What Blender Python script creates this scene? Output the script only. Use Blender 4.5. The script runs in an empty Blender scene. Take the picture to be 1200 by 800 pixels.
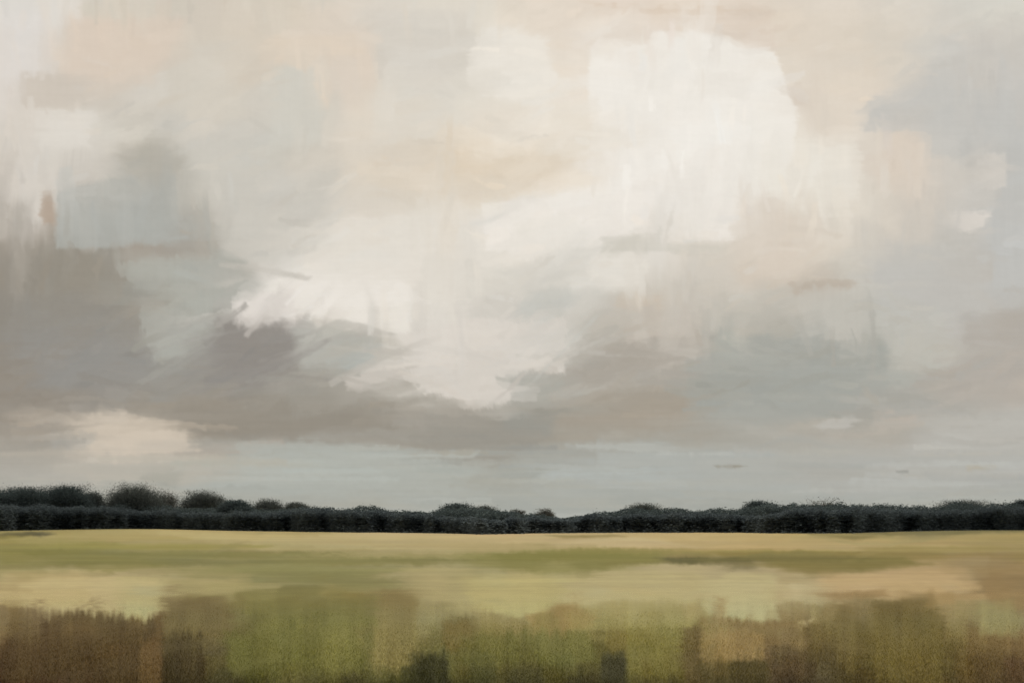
import bpy, math, random
import numpy as np
from mathutils import Vector

random.seed(7)
RNG = np.random.default_rng(11)
SC = bpy.context.scene
COL = SC.collection

# ------------------------------------------------------------------ place
EYE = 2.0            # eye height over the meadow, metres
F = 1178.0           # map units per unit tangent (lens 35.3 mm)
HZ = 617.0           # level line on the map
# A "map" point (px, py) is a direction from the viewing spot: tan(azimuth) = (px-600)/F ...
def at(px, py, dist):
    """map direction + distance along Y -> world point"""
    return Vector(((px - 600) / F * dist, dist, EYE + (HZ - py) / F * dist))

def lin(c):
    c = np.asarray(c, float) / 255.0
    return np.where(c <= 0.04045, c / 12.92, ((c + 0.055) / 1.055) ** 2.4)

# ------------------------------------------------------------------ noise
def _h(ix, iy, s):
    n = (ix.astype(np.int64) * 374761393 + iy.astype(np.int64) * 668265263 + s * 1442695041) & 0xFFFFFFFF
    n = ((n ^ (n >> 13)) * 1274126177) & 0xFFFFFFFF
    n = n ^ (n >> 16)
    return (n & 0xFFFF) / 65535.0

def vn(x, y, s=0):
    x = np.asarray(x, float); y = np.asarray(y, float)
    ix = np.floor(x); iy = np.floor(y)
    fx = x - ix; fy = y - iy
    fx = fx * fx * (3 - 2 * fx); fy = fy * fy * (3 - 2 * fy)
    a = _h(ix, iy, s); b = _h(ix + 1, iy, s); c = _h(ix, iy + 1, s); d = _h(ix + 1, iy + 1, s)
    return (a * (1 - fx) + b * fx) * (1 - fy) + (c * (1 - fx) + d * fx) * fy

def fbm(x, y, s=0, o=3):
    r = 0; a = 1; t = 0
    for k in range(o):
        r = r + a * vn(x * 2 ** k, y * 2 ** k, s + 17 * k); t += a; a *= 0.5
    return r / t

def sstep(a, b, x):
    t = np.clip((x - a) / (b - a + 1e-9), 0, 1)
    return t * t * (3 - 2 * t)

# ------------------------------------------------------------------ patch maps
class PatchMap:
    """Colours of cloud banks / meadow patches, kept as a table over directions."""
    def __init__(self, x0, y0, x1, y1, step=1.0):
        self.x0, self.y0, self.x1, self.y1, self.st = x0, y0, x1, y1, step
        self.xs = np.arange(x0, x1 + step, step); self.ys = np.arange(y0, y1 + step, step)
        self.X, self.Y = np.meshgrid(self.xs, self.ys)
        self.C = np.zeros(self.X.shape + (3,))

    def base(self, gx, gy, grid, warp=10):
        self.gx, self.gy, self.g = np.array(gx, float), np.array(gy, float), np.array(grid, float)
        wx = (fbm(self.X / 60, self.Y / 60, 3) - .5) * warp * 2
        wy = (fbm(self.X / 60, self.Y / 60, 5) - .5) * warp
        self.C = self.look(self.X + wx, self.Y + wy)

    def look(self, x, y):
        gx, gy = self.gx, self.gy
        x = np.where(x < 0, -x, x); x = np.where(x > 1200, 2400 - x, x)
        x = np.clip(x, gx[0], gx[-1]); y = np.clip(y, gy[0], gy[-1])
        i = np.clip(np.searchsorted(gx, x, 'right') - 1, 0, len(gx) - 2)
        j = np.clip(np.searchsorted(gy, y, 'right') - 1, 0, len(gy) - 2)
        fx = (x - gx[i]) / (gx[i + 1] - gx[i]); fy = (y - gy[j]) / (gy[j + 1] - gy[j])
        fx = (fx * fx * (3 - 2 * fx))[..., None]; fy = (fy * fy * (3 - 2 * fy))[..., None]
        g = self.g
        return (g[j, i] * (1 - fx) + g[j, i + 1] * fx) * (1 - fy) + (g[j + 1, i] * (1 - fx) + g[j + 1, i + 1] * fx) * fy

    def daub(self, poly, col, soft=5, op=1.0, rough=4, fade=None, ang=0.0, bris=2.5, scale=9, seed=None):
        p = np.array(poly, float)
        m = soft + rough + 2
        ix0 = max(int((p[:, 0].min() - m - self.x0) / self.st), 0); ix1 = min(int((p[:, 0].max() + m - self.x0) / self.st) + 1, self.X.shape[1])
        iy0 = max(int((p[:, 1].min() - m - self.y0) / self.st), 0); iy1 = min(int((p[:, 1].max() + m - self.y0) / self.st) + 1, self.X.shape[0])
        if ix1 <= ix0 or iy1 <= iy0: return
        s = random.randrange(1 << 20) if seed is None else seed
        X = self.X[iy0:iy1, ix0:ix1]; Y = self.Y[iy0:iy1, ix0:ix1]
        ca, sa = math.cos(ang), math.sin(ang)
        U = X * ca + Y * sa; V = -X * sa + Y * ca            # along / across the stroke
        br = vn(U / 45, V / 1.7, s) * .6 + vn(U / 90, V / 4.5, s + 3) * .4
        d = np.full(X.shape, 1e9); inside = np.zeros(X.shape, bool)
        n = len(p)
        for k in range(n):
            ax, ay = p[k]; bx, by = p[(k + 1) % n]
            ex, ey = bx - ax, by - ay
            t = np.clip(((X - ax) * ex + (Y - ay) * ey) / (ex * ex + ey * ey + 1e-9), 0, 1)
            d = np.minimum(d, np.hypot(X - ax - t * ex, Y - ay - t * ey))
            cr = ((ay > Y) != (by > Y)) & (X < (bx - ax) * (Y - ay) / (by - ay + 1e-12) + ax)
            inside ^= cr
        sd = np.where(inside, d, -d) + (fbm(X / scale, Y / scale, s + 9) - .5) * rough * 1.6 + (br - .5) * rough
        a = sstep(-soft * .5, soft * .5, sd) * op
        if fade:
            fx0, fy0, fx1, fy1 = fade
            ex, ey = fx1 - fx0, fy1 - fy0
            t = ((X - fx0) * ex + (Y - fy0) * ey) / (ex * ex + ey * ey)
            a = a * (1 - sstep(0, 1, t + (br - .5) * .35))
        c = np.array(col, float)[None, None] + ((br - .5) * 2 * bris)[..., None]
        self.C[iy0:iy1, ix0:ix1] = self.C[iy0:iy1, ix0:ix1] * (1 - a[..., None]) + c * a[..., None]

    def box(self, cx, cy, w, h, ang, col, **k):
        ca, sa = math.cos(ang), math.sin(ang)
        j = lambda: random.uniform(.85, 1.1)
        q = [(-w / 2 * j(), -h / 2 * j()), (0, -h / 2 * j()), (w / 2 * j(), -h / 2 * j()), (w / 2 * j(), h / 2 * j()), (0, h / 2 * j()), (-w / 2 * j(), h / 2 * j())]
        self.daub([(cx + x * ca - y * sa, cy + x * sa + y * ca) for x, y in q], col, ang=ang if w > h else ang + math.pi / 2, **k)

    def sample(self, x, y):
        fx = np.clip((x - self.x0) / self.st, 0, self.X.shape[1] - 1.001); fy = np.clip((y - self.y0) / self.st, 0, self.X.shape[0] - 1.001)
        i = fx.astype(int); j = fy.astype(int); fx = (fx - i)[..., None]; fy = (fy - j)[..., None]
        C = self.C
        return (C[j, i] * (1 - fx) + C[j, i + 1] * fx) * (1 - fy) + (C[j + 1, i] * (1 - fx) + C[j + 1, i + 1] * fx) * fy

# ------------------------------------------------------------------ helpers
def mesh_from(name, V, Fc, mat, parent=None, colors=None, attr='tint', smooth=False):
    """V (n,3) array, Fc (m,4) or (m,3) array of one polygon size"""
    V = np.asarray(V, np.float32); Fc = np.asarray(Fc, np.int32)
    me = bpy.data.meshes.new(name)
    me.vertices.add(len(V)); me.vertices.foreach_set('co', V.ravel())
    k = Fc.shape[1]
    me.loops.add(Fc.size); me.loops.foreach_set('vertex_index', Fc.ravel())
    me.polygons.add(len(Fc)); me.polygons.foreach_set('loop_start', np.arange(0, Fc.size, k, dtype=np.int32))
    me.polygons.foreach_set('use_smooth', np.full(len(Fc), smooth, bool))
    me.update(calc_edges=True)
    if colors is not None:
        at_ = me.attributes.new(attr, 'FLOAT_COLOR', 'POINT')
        c4 = np.ones((len(V), 4), np.float32); c4[:, :3] = colors
        at_.data.foreach_set('color', c4.ravel())
    me.materials.append(mat)
    o = bpy.data.objects.new(name, me); COL.objects.link(o)
    if parent: o.parent = parent
    return o

def grid_faces(nr, nc, wrap=False):
    r = np.arange(nr - 1)[:, None]; c = np.arange(nc if wrap else nc - 1)[None]
    c2 = (c + 1) % nc
    return np.stack([r * nc + c, r * nc + c2, (r + 1) * nc + c2, (r + 1) * nc + c], -1).reshape(-1, 4)

def new_mat(name):
    m = bpy.data.materials.new(name); m.use_nodes = True
    nt = m.node_tree; nt.nodes.clear()
    out = nt.nodes.new('ShaderNodeOutputMaterial')
    return m, nt, out

def L(nt, a, b): nt.links.new(a, b)

# ================================================================== SKY
SX = list(range(0, 1201, 50)); SY = list(range(0, 601, 50))
SKYG = [
 [(226,220,212),(226,219,209),(219,209,196),(211,201,186),(213,201,187),(215,203,188),(217,205,187),(217,206,189),(220,209,195),(221,212,199),(221,213,199),(226,215,198),(230,218,201),(228,213,196),(229,214,198),(230,214,197),(229,212,193),(227,211,193),(225,211,193),(223,211,196),(220,209,195),(221,213,201),(219,212,201),(214,208,196),(210,205,193)],
 [(225,219,214),(225,216,206),(219,203,187),(219,201,182),(212,203,188),(213,203,189),(216,202,184),(223,207,187),(222,206,188),(216,207,193),(219,210,199),(222,212,198),(234,226,211),(230,214,196),(236,229,218),(229,215,203),(236,229,219),(236,229,220),(226,209,190),(223,208,191),(217,206,190),(215,206,193),(210,203,192),(205,197,187),(207,200,190)],
 [(224,215,207),(212,200,186),(209,199,185),(209,198,184),(210,202,189),(212,202,186),(214,204,190),(210,204,191),(226,209,193),(222,211,195),(222,214,201),(226,217,202),(236,228,216),(234,222,206),(238,229,217),(238,231,220),(238,231,221),(240,233,223),(238,231,221),(221,207,190),(224,209,191),(217,206,192),(203,197,188),(197,193,186),(202,195,186)],
 [(218,209,198),(222,214,203),(218,210,198),(205,198,184),(204,198,187),(206,199,188),(207,201,189),(209,203,191),(222,211,196),(226,216,202),(224,214,200),(229,217,200),(230,218,202),(232,223,208),(238,230,219),(241,233,222),(240,232,222),(238,231,220),(236,229,217),(228,217,202),(226,213,197),(221,205,188),(200,196,188),(196,192,186),(198,194,187)],
 [(215,205,193),(216,208,197),(212,204,193),(178,172,160),(188,183,172),(204,197,184),(203,197,186),(208,201,189),(218,206,190),(216,203,184),(220,204,183),(222,202,176),(226,210,188),(228,217,200),(238,230,220),(242,234,224),(238,230,221),(237,229,219),(234,227,215),(234,226,213),(230,219,204),(219,200,181),(205,196,184),(212,205,196),(192,190,184)],
 [(198,188,176),(190,175,160),(182,177,168),(176,173,166),(174,173,166),(199,191,178),(205,198,186),(208,202,191),(214,206,195),(215,205,189),(217,206,189),(222,211,195),(235,226,213),(236,229,218),(240,232,222),(238,230,220),(226,219,208),(230,222,210),(225,212,197),(226,216,202),(221,212,198),(210,201,189),(205,197,187),(210,203,194),(194,192,187)],
 [(160,150,137),(160,147,133),(155,147,135),(168,160,148),(165,160,150),(190,180,166),(210,202,191),(212,205,194),(224,216,205),(232,224,213),(226,217,203),(228,220,206),(224,216,204),(225,217,205),(224,216,204),(220,212,200),(212,203,190),(211,198,182),(216,200,182),(216,203,186),(203,197,185),(203,196,186),(195,192,184),(195,192,185),(197,190,183)],
 [(146,138,128),(150,140,126),(148,137,121),(150,139,124),(172,170,160),(176,174,165),(210,203,193),(232,224,213),(234,226,216),(232,224,212),(222,215,203),(212,206,195),(216,209,198),(199,195,185),(206,199,188),(207,196,181),(204,197,185),(202,196,184),(197,190,178),(198,193,182),(196,192,181),(191,188,180),(192,188,181),(193,185,174),(180,171,159)],
 [(146,138,129),(145,138,129),(148,140,130),(152,142,130),(176,174,165),(152,146,138),(150,142,132),(176,172,160),(190,184,172),(200,192,180),(220,212,201),(214,206,196),(215,206,195),(190,188,178),(176,167,154),(190,180,167),(198,186,172),(190,182,168),(180,174,162),(172,168,157),(172,169,158),(192,188,177),(190,185,175),(177,169,159),(183,172,160)],
 [(146,135,122),(145,136,124),(146,138,128),(150,142,132),(150,144,134),(150,143,133),(156,148,138),(158,152,141),(168,159,146),(170,164,152),(190,184,173),(216,207,196),(178,175,165),(166,163,152),(168,161,148),(176,164,148),(160,157,147),(164,161,150),(168,166,155),(164,162,151),(164,161,150),(172,166,154),(172,165,155),(182,172,161),(190,178,164)],
 [(152,142,128),(158,149,137),(190,178,163),(206,190,170),(165,153,138),(150,140,126),(150,142,130),(152,144,133),(155,150,138),(166,158,146),(158,150,138),(156,146,133),(150,143,130),(160,152,138),(164,154,140),(168,160,146),(166,162,150),(174,170,160),(182,176,164),(184,179,168),(176,169,157),(184,176,164),(178,174,165),(184,180,172),(186,181,173)],
 [(172,165,153),(178,173,163),(186,178,166),(190,180,164),(176,172,161),(170,169,159),(176,177,168),(176,177,168),(174,175,165),(174,174,164),(172,171,160),(168,165,153),(168,167,157),(172,172,163),(172,172,164),(172,172,165),(172,171,164),(174,173,165),(174,173,165),(178,176,168),(178,176,169),(182,179,172),(180,178,170),(178,175,167),(178,175,168)],
 [(170,170,161)] * 25,
]
sky_map = PatchMap(-230, -150, 1430, 640, 1.0)
sky_map.base(SX, SY, SKYG, warp=9)
def sky_dabs(n, wr, hr, yr, op, soft, jit=2.5, tilt=.12):
    for _ in range(n):
        x = random.uniform(-250, 1450); y = random.uniform(*yr)
        c = sky_map.look(np.array(x), np.array(y))
        j = random.gauss(0, jit); k = random.gauss(0, jit * .4)
        col = (c[0] + j + k, c[1] + j, c[2] + j - k)
        w = random.uniform(*wr); h = random.uniform(*hr)
        a = random.gauss(0, tilt)
        fd = None
        if random.random() < .6:
            s = random.choice((-1, 1))
            fd = (x - s * w * .2, y, x + s * w * .6, y + random.uniform(-.3, .3) * h) if w > h else (x, y - s * h * .2, x, y + s * h * .6)
        sky_map.box(x, y, w, h, a, col, op=random.uniform(*op), soft=random.uniform(*soft), rough=random.uniform(2, 7), fade=fd, bris=random.uniform(.8, 2.2))
sky_dabs(380, (70, 170), (45, 110), (-160, 480), (.35, .7), (10, 40))
sky_dabs(400, (35, 110), (25, 85), (-160, 470), (.25, .6), (4, 22), jit=3)
sky_dabs(420, (90, 260), (7, 26), (440, 612), (.3, .6), (4, 12), jit=2.2, tilt=.03)
def D(poly, col, soft=5, op=1.0, rough=4, **k):
    if soft <= 5:
        CRISP.append((poly, col, dict(soft=soft + 1, op=op * .85, rough=rough, **k))); return
    SOFT.append((poly, col, dict(soft=soft * .8, op=op * .7, rough=rough + 4, **k)))
    sky_map.daub(poly, col, soft=soft * 1.7 + 3, op=op * .92, rough=rough, **k)
CRISP, SOFT = [], []
# the banks that can be told apart
D([(0,300),(60,288),(135,290),(160,330),(172,400),(160,412),(60,395),(0,385)],(150,142,129),soft=46,op=.7,rough=14)
D([(0,350),(110,348),(180,380),(180,430),(100,440),(0,420)],(148,143,136),soft=44,op=.6)
D([(10,395),(120,385),(190,410),(180,450),(60,455)],(152,149,144),soft=40,op=.5)
D([(175,400),(245,395),(240,460),(180,465)],(158,155,147),soft=30,op=.5)
D([(66,226),(120,210),(205,200),(210,287),(150,286),(146,290),(66,291)],(175,175,168),soft=5,op=.85,rough=3,fade=(140,270,150,180),ang=1.57)
D([(134,276),(149,276),(150,285),(252,283),(252,306),(142,312),(132,295)],(165,154,141),soft=9,op=.7,rough=8)
D([(137,310),(170,303),(264,304),(262,345),(245,372),(240,405),(190,425),(170,400),(164,350)],(176,175,165),soft=6,op=.85,rough=5,ang=1.57)
D([(10,205),(58,205),(60,225),(48,245),(48,260),(10,262)],(214,205,194),soft=6,op=.85,rough=5,ang=1.57)
D([(52,228),(64,224),(66,262),(52,262),(47,248)],(178,157,138),soft=5,op=.7,rough=5)
D([(0,232),(8,240),(8,258),(0,262)],(176,166,154),soft=8,op=.7)
D([(150,170),(205,158),(215,205),(150,210),(138,195)],(180,173,160),soft=18,op=.6,rough=12)
D([(25,84),(110,88),(108,124),(30,128),(24,120)],(207,195,181),soft=5,op=.8,rough=3,fade=(60,100,130,100))
D([(40,128),(108,130),(104,172),(45,178)],(223,215,204),soft=10,op=.7)
D([(80,20),(215,25),(200,60),(180,95),(82,92)],(220,202,184),soft=10,op=.6)
D([(95,2),(230,0),(225,16),(120,24),(95,18)],(211,202,186),soft=7,op=.7)
D([(308,42),(420,42),(425,60),(370,68),(365,95),(385,105),(385,128),(375,130),(366,85),(330,75),(308,76)],(225,208,188),soft=9,op=.7)
D([(322,80),(366,82),(382,130),(380,170),(312,180)],(209,204,192),soft=12,op=.7,ang=1.57)
D([(430,15),(552,12),(556,55),(540,85),(450,98),(445,55)],(217,209,197),soft=14,op=.7)
D([(552,60),(575,30),(640,45),(652,95),(640,118),(556,108),(550,85)],(236,228,216),soft=9,op=.85,rough=6)
D([(690,56),(703,47),(758,53),(766,38),(800,36),(852,44),(908,60),(918,95),(933,126),(930,190),(860,235),(705,225),(690,120)],(241,234,224),soft=4,op=1.0,rough=4,fade=(800,110,800,250),ang=.15)
D([(750,20),(830,14),(906,14),(909,59),(880,55),(852,43),(800,34),(768,36),(752,46)],(221,204,187),soft=5,op=.8,rough=3,fade=(900,40,735,25))
D([(700,6),(904,12),(904,17),(760,16)],(212,188,164),soft=6,op=.45)
D([(640,60),(690,58),(702,115),(672,122),(662,100)],(233,219,202),soft=10,op=.7)
D([(912,100),(930,98),(960,104),(958,124),(932,126)],(214,199,184),soft=6,op=.6)
D([(905,14),(1010,14),(1015,95),(960,110),(922,95),(910,60)],(222,209,192),soft=7,op=.6)
D([(470,172),(555,176),(612,190),(706,182),(707,220),(640,222),(600,226),(565,240),(470,222)],(225,210,190),soft=10,op=.7,rough=6)
D([(515,180),(580,182),(618,195),(600,222),(560,222),(520,202)],(223,203,176),soft=22,op=.4,rough=8)
D([(566,240),(602,236),(705,220),(720,200),(760,190),(770,215),(755,275),(705,288),(570,294)],(238,230,220),soft=4,op=.95,rough=3)
D([(705,180),(775,172),(865,168),(862,210),(858,280),(790,282),(775,230),(708,232)],(240,232,222),soft=7,op=.8,rough=5)
D([(775,195),(862,192),(858,245),(838,275),(780,272)],(228,221,211),soft=12,op=.6,ang=1.57)
D([(705,278),(770,274),(774,266),(776,286),(855,288),(850,294),(705,296)],(204,198,185),soft=4,op=.75,rough=4)
D([(668,300),(735,296),(760,310),(750,335),(670,332)],(229,221,209),soft=8,op=.8)
D([(860,228),(930,232),(905,262),(890,300),(855,292),(880,262)],(221,208,193),soft=10,op=.55,rough=6)
D([(905,262),(925,248),(960,250),(955,300),(925,330),(880,318)],(219,206,191),soft=12,op=.5)
D([(880,180),(940,168),(1005,165),(1012,195),(1000,240),(960,255),(900,230)],(234,226,213),soft=12,op=.75,rough=8)
D([(1005,188),(1050,172),(1085,158),(1088,200),(1100,215),(1060,232),(1015,205)],(219,204,188),soft=12,op=.5,rough=6)
D([(1020,118),(1085,102),(1190,108),(1192,182),(1090,186),(1086,155),(1012,152)],(196,193,187),soft=9,op=.75,rough=5)
D([(1140,182),(1179,180),(1180,220),(1142,222)],(213,205,195),soft=4,op=.85,rough=4,fade=(1175,200,1130,200),ang=1.57)
D([(1180,170),(1260,165),(1260,345),(1165,340),(1158,262),(1172,225)],(193,191,186),soft=7,op=.8,ang=1.57)
D([(1095,252),(1130,247),(1160,250),(1150,264),(1136,272),(1110,264)],(222,213,203),soft=5,op=.9,rough=7,fade=(1155,256,1085,256))
D([(1010,300),(1160,290),(1160,395),(1040,400)],(194,190,183),soft=26,op=.6)
D([(925,330),(970,328),(1020,331),(985,338),(960,342),(928,344)],(188,174,158),soft=6,op=.8,rough=4)
D([(938,338),(1012,336),(1010,398),(940,402)],(199,193,182),soft=7,op=.7,ang=1.57)
D([(1130,370),(1260,365),(1260,445),(1130,440)],(178,170,160),soft=12,op=.7)
D([(240,205),(395,200),(392,290),(300,308),(262,300)],(203,197,186),soft=16,op=.6)
D([(385,262),(430,255),(570,250),(560,345),(470,352),(350,330),(360,300)],(228,220,208),soft=14,op=.8,rough=8)
D([(272,352),(330,326),(420,318),(470,322),(480,372),(440,388),(360,372),(300,378)],(234,226,215),soft=6,op=.95,rough=6)
D([(420,320),(520,312),(560,330),(558,395),(500,390),(440,385)],(231,223,211),soft=12,op=.85,rough=7,fade=(440,350,600,360))
D([(258,308),(300,310),(366,324),(362,330),(300,318),(258,313)],(196,189,178),soft=3,op=.7,rough=2,ang=.22)
D([(365,372),(420,378),(465,392),(440,393),(366,378)],(196,189,178),soft=3,op=.8,rough=2,ang=.2)
D([(274,348),(345,340),(345,378),(332,386),(322,380),(300,386),(276,378)],(224,215,206),soft=5,op=.85,rough=8,ang=1.57)
D([(256,372),(300,382),(330,378),(348,395),(345,438),(300,450),(245,432)],(146,139,132),soft=12,op=.95,rough=10)
D([(345,378),(440,392),(455,415),(400,440),(345,420)],(182,178,167),soft=9,op=.6,rough=7,ang=1.57)
D([(398,418),(435,412),(442,426),(404,436)],(177,180,174),soft=4,op=.8,rough=4)
D([(402,438),(430,427),(460,418),(475,410),(478,440),(424,455),(408,456)],(205,196,185),soft=3.5,op=.9,rough=4)
D([(545,306),(556,303),(556,350),(548,352)],(206,200,189),soft=4,op=.5,rough=2,ang=1.57)
D([(470,392),(560,372),(612,378),(665,372),(662,438),(612,436),(600,446),(598,470),(548,478),(518,462),(490,460),(478,430)],(220,211,200),soft=4,op=.9,rough=6,ang=1.3)
D([(612,330),(668,340),(670,436),(630,440),(612,400)],(199,196,187),soft=8,op=.75,ang=1.57)
D([(592,436),(612,432),(640,438),(660,450),(640,462),(600,474)],(170,169,160),soft=6,op=.8,rough=6)
D([(662,436),(690,405),(760,398),(838,394),(800,420),(790,450),(700,456),(655,462)],(173,164,152),soft=6,op=.85,rough=6)
D([(720,348),(776,346),(776,360),(724,364)],(203,188,170),soft=8,op=.7,rough=6)
D([(650,500),(690,462),(770,452),(800,455),(806,490),(700,505)],(166,155,140),soft=7,op=.8,rough=5)
D([(640,462),(690,448),(760,450),(690,460),(650,470)],(184,177,165),soft=5,op=.75,rough=4,ang=-.1)
D([(802,420),(850,408),(900,392),(1040,402),(1042,460),(985,484),(905,490),(812,492)],(163,164,157),soft=12,op=.6,rough=6)
D([(1042,345),(1100,360),(1120,420),(1050,460),(1042,450)],(193,189,178),soft=10,op=.6)
D([(560,480),(620,468),(655,480),(640,510),(590,545),(530,543),(478,512),(500,496)],(156,150,139),soft=9,op=.8,rough=8)
D([(640,470),(655,485),(640,505),(590,500),(600,482)],(152,151,143),soft=12,op=.6)
D([(200,470),(330,462),(460,470),(465,500),(340,512),(210,508)],(150,141,128),soft=14,op=.7)
D([(330,425),(400,432),(430,470),(340,490)],(160,154,143),soft=10,op=.6,ang=1.57)
D([(85,495),(120,487),(180,487),(215,505),(230,528),(150,535),(90,525)],(212,197,178),soft=22,op=.85,rough=10)
D([(60,508),(108,508),(104,522),(62,524)],(172,168,160),soft=10,op=.6)
D([(150,470),(330,465),(300,490),(180,486)],(152,143,130),soft=14,op=.7)
D([(700,516),(770,514),(795,524),(960,534),(940,575),(700,572)],(175,176,169),soft=4,op=.8,rough=3,fade=(735,520,990,560))
D([(280,520),(370,516),(460,528),(560,548),(540,575),(280,570)],(177,178,169),soft=10,op=.7)
D([(950,500),(990,488),(1010,492),(980,505)],(190,185,176),soft=5,op=.8,rough=5)
D([(1020,482),(1075,478),(1072,500),(1030,504)],(188,177,164),soft=6,op=.7)
D([(985,490),(1018,470),(1030,492),(1010,508),(990,508)],(160,157,148),soft=8,op=.6)
D([(1080,490),(1260,470),(1260,530),(1060,528)],(186,182,173),soft=12,op=.6)
D([(836,545.2),(858,544.6),(876,546),(860,547.6),(840,547.4)],(148,140,124),soft=2,op=.9,rough=1)
D([(1050,551.6),(1064,551.6),(1064,553.4),(1050,553.4)],(140,138,130),soft=2,op=.7,rough=1)
D([(1135,545),(1170,544),(1168,549),(1135,550)],(180,170,150),soft=4,op=.6)
D([(160,555),(215,548),(200,575),(165,578)],(158,157,146),soft=14,op=.5)
for p_, c_, o_ in [
    ([(640,120),(700,116),(706,170),(660,184),(638,165)],(232,221,205),.5), ([(815,84),(885,88),(872,116),(808,110)],(231,223,212),.55),
    ([(738,74),(792,78),(786,112),(744,106)],(233,226,216),.5), ([(596,256),(664,250),(702,286),(612,292)],(229,222,210),.5),
    ([(488,300),(562,303),(556,346),(498,342)],(221,213,201),.55), ([(540,398),(604,394),(592,440),(546,442)],(211,203,192),.5),
    ([(775,150),(860,142),(900,160),(800,172)],(242,236,227),.8), ([(640,236),(720,205),(850,150),(856,158),(730,222),(650,246)],(243,237,228),.6),
    ([(330,332),(470,330),(500,352),(350,366)],(237,229,219),.6), ([(880,200),(960,190),(950,222),(890,228)],(236,229,217),.6),
    ([(480,395),(540,385),(530,440),(490,440)],(223,214,203),.6), ([(640,300),(690,300),(690,330),(640,332)],(212,206,195),.5)]:
    D(p_, c_, soft=5, op=o_, rough=7)
def soften(C, k):
    p = np.pad(C, ((k, k), (k, k), (0, 0)), 'edge')
    c = np.cumsum(p, 0); c = (c[2 * k:] - np.concatenate([np.zeros_like(c[:1]), c[:-2 * k - 1]])) / (2 * k + 1)
    c = np.cumsum(c, 1); return (c[:, 2 * k:] - np.concatenate([np.zeros_like(c[:, :1]), c[:, :-2 * k - 1]], 1)) / (2 * k + 1)
def drag(pm, amt_x, amt_y, keep, seeds):
    acc = 0
    for q in seeds:
        dx = (vn(pm.X / 70, pm.Y / 1.6, q) - .5) * amt_x + (vn(pm.X / 90, pm.Y / 6, q + 1) - .5) * amt_x * .4 + (fbm(pm.X / 14, pm.Y / 14, q + 5) - .5) * 10
        dy = (vn(pm.X / 1.7, pm.Y / 45, q + 2) - .5) * amt_y * .8 + (vn(pm.X / 5, pm.Y / 50, q + 3) - .5) * amt_y * .8 + (fbm(pm.X / 12, pm.Y / 12, q + 6) - .5) * 8
        acc = acc + pm.sample(pm.X + dx * keep, pm.Y + dy * keep)
    pm.C = acc / len(seeds)
def sweep(pm, n, rx, ry, width, length, op, soft, jit, angle, true=None, lim=14, carry=.35, rough=(2, 5), bris=(1, 2.6)):
    """wind-drawn streaks: each carries the colour of its start along a slightly bent path"""
    for _ in range(n):
        x = random.uniform(*rx); y = random.uniform(*ry)
        a = angle(x, y); ln = random.uniform(*length); wd = random.uniform(*width); bend = random.gauss(0, .25)
        if random.random() < .5: a += math.pi
        ca, sa = math.cos(a), math.sin(a)
        c = pm.sample(np.array(x - ca * ln * carry * .4), np.array(y - sa * ln * carry * .4))
        if true is not None:      # mostly the colour of the bank it lies in
            c = c * .3 + .7 * look_up(pm, true, x - ca * ln * .1, y - sa * ln * .1)
        here = look_up(pm, pm.C, x + ca * ln * .2, y + sa * ln * .2)
        c = here + np.clip(c - here, -lim, lim)
        j = random.gauss(0, jit); k = random.gauss(0, jit * .3)
        up, dn = [], []
        for q in range(5):
            t = q / 4 - .35; b = bend * ln * (t * t - .1)
            h = wd * .5 * random.uniform(.85, 1.1) * (.75 if q in (0, 4) else 1)
            up.append((x + ca * t * ln - sa * (b - h), y + sa * t * ln + ca * (b - h))); dn.append((x + ca * t * ln - sa * (b + h), y + sa * t * ln + ca * (b + h)))
        pm.daub(up + dn[::-1], (c[0] + j + k, c[1] + j, c[2] + j - k), soft=random.uniform(*soft), op=random.uniform(*op), rough=random.uniform(*rough), ang=a, bris=random.uniform(*bris),
                fade=(x + ca * ln * .05, y + sa * ln * .05, x + ca * ln * .7, y + sa * ln * .7))
def look_up(pm, C, x, y):
    i = int(min(max((x - pm.x0) / pm.st, 0), C.shape[1] - 1)); j = int(min(max((y - pm.y0) / pm.st, 0), C.shape[0] - 1))
    return C[j, i]
def sky_angle(x, y):
    if y > 465: return random.gauss(0, .05)
    v = float(fbm(np.array(x / 130), np.array(y / 110), 57, 2))
    if v < .43 and y < 410: return math.pi / 2 + random.gauss(0, .15)
    if v > .56: return random.gauss(-.35, .25)
    return random.gauss(0, .2)
TRUE = sky_map.C.copy()
sky_map.C = sky_map.C * .5 + soften(soften(sky_map.C, 6), 5) * .5
ALLX = (-200, 1400)
sweep(sky_map, 420, ALLX, (-130, 470), (24, 50), (60, 120), (.45, .85), (7, 18), 3.0, sky_angle, TRUE)
sweep(sky_map, 260, ALLX, (430, 615), (7, 18), (90, 220), (.4, .8), (4, 9), 2.4, sky_angle, TRUE)
for q, c, k in SOFT + CRISP: sky_map.daub(q, c, **k)
for q, c, k in CRISP:
    t_ = sky_map.C; sky_map.C = TRUE; sky_map.daub(q, c, **k); sky_map.C = t_
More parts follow.
